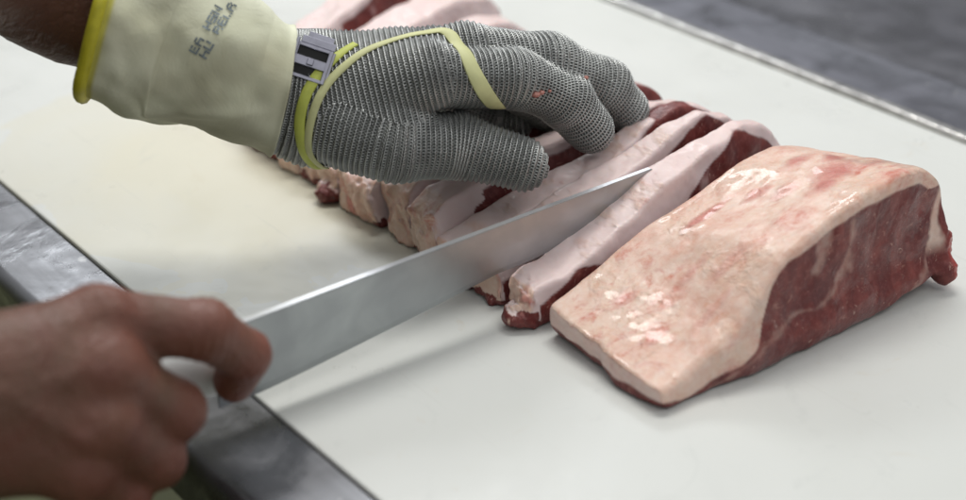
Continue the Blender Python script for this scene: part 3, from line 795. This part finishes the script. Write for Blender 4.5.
# elastic bands of the glove
def onto(px, py):                         # where a sight line first meets the glove
    d = FWD+RGT*((px-483)/1600)+UPV*(-(py-250)/1600); t = np.linspace(.70, 1.05, 700)
    p = CAM+d*t[:, None]; g = gsd(p); k = np.nonzero(g < 0)[0]
    return p[k[0]] if len(k) else p[np.argmin(g)]
def band(pts, name, mat, wid, n=90, off=.0010, th=.0006):
    P3 = snap(np.array([onto(*p[:2]) for p in pts]), off)
    P3 = snap(spline(P3, n), off, 3)
    k = np.array([1, 2, 3, 4, 3, 2, 1])/16
    for _ in range(3):
        Q3 = P3.copy()
        for c in range(3): Q3[3:-3, c] = np.convolve(P3[:, c], k, 'valid')
        P3 = Q3
    P3 = snap(P3, off, 2)
    nrm_ = ggrad(P3, .003)
    for c in range(3): nrm_[3:-3, c] = np.convolve(nrm_[:, c], k, 'valid')
    w_ = np.interp(np.linspace(0, 1, n), np.linspace(0, 1, len(wid)), wid) if not np.isscalar(wid) else wid
    co, f = ribbon(P3, nrm_, w_, th)
    o = mesh_obj(name, co, f, mat, mail, origin=PO); o.location = (0, 0, 0); return o
band([(320, 170), (308, 158), (301, 138), (300, 120), (304, 100), (313, 82), (326, 67), (342, 54), (356, 46)], 'elastic_band', M['bandy'], [.005, .0058, .006, .005])
band([(326, 172), (314, 158), (309, 142), (311, 122), (317, 100), (329, 81), (345, 67), (362, 55), (381, 46), (410, 38), (432, 33), (444, 32), (453, 38), (461, 50), (469, 66), (478, 83), (488, 97), (499, 106)], 'elastic_band', M['band'], [.0048, .0046, .0046, .0046, .0046, .0056, .0080, .0086, .0082])

# metal clip at the wrist
cp = snap(onto(310, 65)[None], .0022)[0]
cn = (CAM-cp)/np.linalg.norm(CAM-cp)+.7*ggrad(cp[None])[0]; cn /= np.linalg.norm(cn)
e1 = RGT*.95-UPV*.30; e1 -= cn*(e1@cn); e1 /= np.linalg.norm(e1); e2 = np.cross(cn, e1)
def clipbox(a0, a1, b0, b1, c0, c1):
    co, f = slab(a0, a1, b0, b1, c0, c1, .0003, 1)
    return cp+(co[:, :1]*e1+co[:, 1:2]*e2)*.86+co[:, 2:]*cn, f
parts = [clipbox(-.0115, .0115, b-.0011, b+.0011, 0, .0012) for b in (-.0095, .0095)]
parts += [clipbox(-.0115, .0115, -.0028, .0028, 0, .0013), clipbox(-.0115, -.009, -.0105, .0105, .0001, .0014), clipbox(.009, .0115, -.0105, .0105, .0001, .0014)]
parts += [clipbox(-.0118, -.0098, -.0125, .0125, .0012, .0026), clipbox(.010, .013, -.010, .010, -.0006, .0003)]
parts += [clipbox(-.002, .002, -.0018, .0018, .0013, .0026)]
parts += [clipbox(-.009, .012, .0105, .0150, -.0012, .0012), clipbox(-.006, .010, .0145, .0185, -.003, -.0005)]
clip = mesh_obj('clip', *join(parts), M['clip'], mail, origin=PO, smooth=False); clip.location = (0, 0, 0)
sc_, sf_ = join([clipbox(-.010, .010, b-.0032, b+.0032, -.0007, .0001) for b in (-.006, .006)])
o = mesh_obj('clip_slot', sc_, sf_, M['black'], mail, origin=PO, smooth=False); o.location = (0, 0, 0)
# scraps of meat caught on the fingers
for p_, s_ in (((558, 110, .10), .003), ((562, 103, .10), .0022), ((598, 72, .10), .002), ((565, 96, .1), .0015)):
    c_ = snap(np.array([gpt(*p_)]), .001)[0]
    g_ = np.arange(-.006, .006, .0006); A, B, D_ = np.meshgrid(g_, g_, g_, indexing='ij')
    S = ell(A, B, D_, (0, 0, 0), (s_, s_*.6, s_*.5))+fbm(A, B, D_, 500, 9, 2)*.0006
    co, f = snets(S, g_, g_, g_); z_ = np.zeros(len(co))
    tag(mesh_obj('meat_scrap', co+c_, f, M['meat'], attrs=dict(fat=z_+.4, skin=z_+1, red=z_+.35, deep=z_, uvw=co), origin=c_),
        'tiny orange red scrap of meat stuck to a mail glove finger', 'meat scrap', 'scraps stuck to the glove')

# ------------------------------------------------------------------ cotton gauntlet cuff
ctl = [((283, 92, .101), .0338, .0330), ((255, 79, .109), .0364, .0350), ((225, 63, .118), .0410, .0385), ((180, 38, .130), .0480, .044), ((142, 20, .140), .0485, .0445), ((108, 2, .150), .0475, .0440)]
NS, NR = 150, 120
cl = spline([gpt(*c[0]) for c in ctl], NS); ra = spline([[c[1], c[2], 0] for c in ctl], NS)
tg = np.gradient(cl, axis=0); tg /= np.linalg.norm(tg, axis=1)[:, None]
vs_ = []; dirt = []; edge = []
A_ = np.cross(tg, V(0, 0, 1)); A_ /= np.linalg.norm(A_, axis=1)[:, None]; B_ = np.cross(A_, tg)
ph = np.linspace(0, 2*math.pi, NR, endpoint=False)
vv = []
for i in range(NS):
    ti = i/(NS-1)
    D = np.cos(ph)[:, None]*A_[i]+np.sin(ph)[:, None]*B_[i]
    base = cl[i]+D*np.stack([ra[i][0]*np.cos(ph)**2+ra[i][1]*np.sin(ph)**2]*3, 1)
    # long soft folds running down the cuff, a slight overhang over the mail
    g = np.cos(ph*3+1.2+ti*1.5)*.0026*ti+np.cos(ph*7+ti*4)*.0007
    for p0_, k_, w_, a_ in ((3.6, 1.1, .10, .0022), (4.5, -.9, .12, -.0026), (5.2, 1.6, .09, .0018), (4.0, -1.8, .08, -.0016)):
        g = g+a_*np.exp(-((ph-p0_-k_*(ti-.5))/w_)**2)*math.sin(math.pi*min(ti*1.1, 1))
    g = g+fbm(base[:, 0], base[:, 1], base[:, 2], 26, 61, 3)*.0085*(.35+ti)
    g = g-.0016*np.exp(-((ph-4.1-ti*1.6)/.25)**2)*ti+.0016*np.exp(-((ti)/.03)**2)
    g = g+.0022*np.exp(-((ti-.985)/.02)**2)
    tilt = tg[i]*(np.sin(ph)*(.012*ti+.009*(1-ti)**3))[:, None]
    vv.append(base+D*g[:, None]+tilt)
vv = np.array(vv)
inner = vv-(vv-cl[:, None])/np.linalg.norm(vv-cl[:, None], axis=2)[:, :, None]*.0016
allv = np.concatenate([vv.reshape(-1, 3), inner.reshape(-1, 3)])
ii, jj = np.meshgrid(np.arange(NS-1), np.arange(NR), indexing='ij')
o1_ = np.stack([ii*NR+jj, ii*NR+(jj+1) % NR, (ii+1)*NR+(jj+1) % NR, (ii+1)*NR+jj], -1).reshape(-1, 4)
off = NS*NR; o2_ = o1_[:, ::-1]+off
j = np.arange(NR); e0 = np.stack([j, j+off, (j+1) % NR+off, (j+1) % NR], 1); l0 = (NS-1)*NR
e1_ = np.stack([l0+j, l0+(j+1) % NR, l0+(j+1) % NR+off, l0+j+off], 1)
F_ = np.concatenate([o1_, o2_, e0, e1_])
tiv = np.repeat(np.linspace(0, 1, NS), NR); tiv = np.concatenate([tiv, tiv])
n_ = fbm(allv[:, 0], allv[:, 1], allv[:, 2], 26, 5, 3)
dirt = np.clip(n_*1.1-.05, 0, .6)
edge = np.clip((tiv-.925-n_*.01)/.02, 0, 1)*.85
cuff = mesh_obj('cotton_cuff', allv, F_, M['cotton'], person, dict(dirt=np.clip(dirt, 0, .8), edge=edge), origin=PO)
cuff['label'] = 'grubby pale cotton glove cuff with yellow hem'
hemv, hemf = tube(vv[-1]+(vv[-1]-cl[-1])*.005, .0034, 10, True)
o = mesh_obj('hem', hemv, hemf, M['hem'], cuff, origin=PO); o.location = (0, 0, 0)
# rubber-stamp lettering, built as letters laid on the cloth
FONT = {'A': '0111010001111111000110001', 'E': '1111110000111101000011111', 'H': '1000110001111111000110001', 'N': '1000111001101011001110001',
        'S': '1111110000111110000111111', 'U': '1000110001100011000111111', 'L': '1000010000100001000011111', 'D': '1111010001100011000111110', 'R': '1111010001111101001010001', 'C': '1111110000100001000011111'}
def stamp(lines):
    # lines start at the lower left and climb up the cuff
    base = np.array([190., 50.]); du = np.array([.50, -.866]); dv = np.array([.866, .50])
    cells = []
    for li, (txt, sh) in enumerate(lines):
        for ci, chh in enumerate(txt):
            if chh == ' ': continue
            g = FONT[chh]
            for r in range(5):
                for c in range(5):
                    if g[r*5+c] == '1':
                        q = base+du*(ci*8.9+c*1.5+sh)+dv*(li*10.6+r*1.75)
                        if _hash(np.int64(ci*31+r), np.int64(c+li*9), np.int64(3), 5) > .12: cells.append(q)
    flat = vv.reshape(-1, 3)
    dd = flat-CAM; zc = dd@FWD; sx = 483+1600*(dd@RGT)/zc; sy = 250-1600*(dd@UPV)/zc
    nv = vnormals(allv, F_)[:len(flat)]
    out_ = flat-np.repeat(cl, NR, 0); nv = nv*np.sign((nv*out_).sum(1))[:, None]; vis = (nv*(CAM-flat)).sum(1) > 0
    fi = np.nonzero(vis)[0]
    co = []; fs = []
    def lift(q):
        d2 = (sx[fi]-q[0])**2+(sy[fi]-q[1])**2
        k4 = np.argsort(d2)[:4]; w = 1/(d2[k4]+.05); w /= w.sum()
        zdep = (zc[fi][k4]*w).sum(); nq = (nv[fi][k4]*w[:, None]).sum(0)
        p = CAM+(FWD+RGT*((q[0]-483)/1600)+UPV*(-(q[1]-250)/1600))*zdep
        return p+nq*.0007, nq
    for q in cells:
        k = len(co)
        for a_, b_ in ((-.95, -1.0), (.95, -1.0), (.95, 1.0), (-.95, 1.0)):
            p, nq = lift(q+du*a_+dv*b_); co.append(p)
        fs.append((k, k+3, k+2, k+1))
    return np.array(co), fs
sco, sfs = stamp([('EA HSN', 0), ('HU RELA', 1)])
o = mesh_obj('stamp', sco, sfs, M['ink'], cuff, origin=PO, smooth=False); o.location = (0, 0, 0)
o['label'] = 'faded blue stamped lettering'

# ------------------------------------------------------------------ light, world, camera
w = bpy.data.worlds.new('World'); SC.world = w; w.use_nodes = True
wt = w.node_tree; bg = wt.nodes['Background']
tc = wt.nodes.new('ShaderNodeTexCoord'); sp = wt.nodes.new('ShaderNodeSeparateXYZ'); cr = wt.nodes.new('ShaderNodeValToRGB')
wt.links.new(tc.outputs['Generated'], sp.inputs[0])
mp = wt.nodes.new('ShaderNodeMath'); mp.operation = 'MULTIPLY_ADD'; mp.inputs[1].default_value = .5; mp.inputs[2].default_value = .5
wt.links.new(sp.outputs[2], mp.inputs[0]); wt.links.new(mp.outputs[0], cr.inputs[0])
e = cr.color_ramp.elements; e[0].position = .40; e[0].color = (.22, .22, .22, 1); e[1].position = .60; e[1].color = (.50, .51, .53, 1)
q3 = e.new(.76); q3.color = (1.1, 1.12, 1.15, 1)
wt.links.new(cr.outputs[0], bg.inputs['Color']); bg.inputs['Strength'].default_value = .47
def lamp(name, loc, target, sx, sy, power, col):
    l = bpy.data.lights.new(name, 'AREA'); l.shape = 'RECTANGLE'; l.size = sx; l.size_y = sy; l.energy = power; l.color = col
    o = bpy.data.objects.new(name, l); C.objects.link(o); o.location = loc
    o.rotation_euler = (Vector(target)-Vector(loc)).to_track_quat('-Z', 'Y').to_euler(); return o
lamp('ceiling_lamp', (.55, .75, 2.0), (.05, .15, 0), 1.3, .5, 25, (1, .985, .95))
lamp('ceiling_lamp', (1.45, 2.75, 2.1), (.1, .2, 0), 1.6, .6, 26, (.95, .98, 1))
lamp('ceiling_lamp', (.2, -1.2, 2.1), (.0, .2, 0), 1.8, .8, 8, (1, .98, .95))
cam = bpy.data.cameras.new('camera'); co_ = bpy.data.objects.new('camera', cam); C.objects.link(co_)
cam.lens = 59.63; cam.sensor_width = 36; cam.clip_end = 50; cam.clip_start = .01
m3 = Matrix((RGT, UPV, -FWD)).transposed(); co_.matrix_world = Matrix.Translation(Vector(CAM)) @ m3.to_4x4()
cam.dof.use_dof = True; cam.dof.focus_distance = .85; cam.dof.aperture_fstop = 4.2
SC.camera = co_
SC.view_settings.view_transform = 'Standard'; SC.view_settings.look = 'None'; SC.view_settings.exposure = .04; SC.view_settings.gamma = 1
SC.cycles.use_denoising = True
SC.cycles.max_bounces = 8
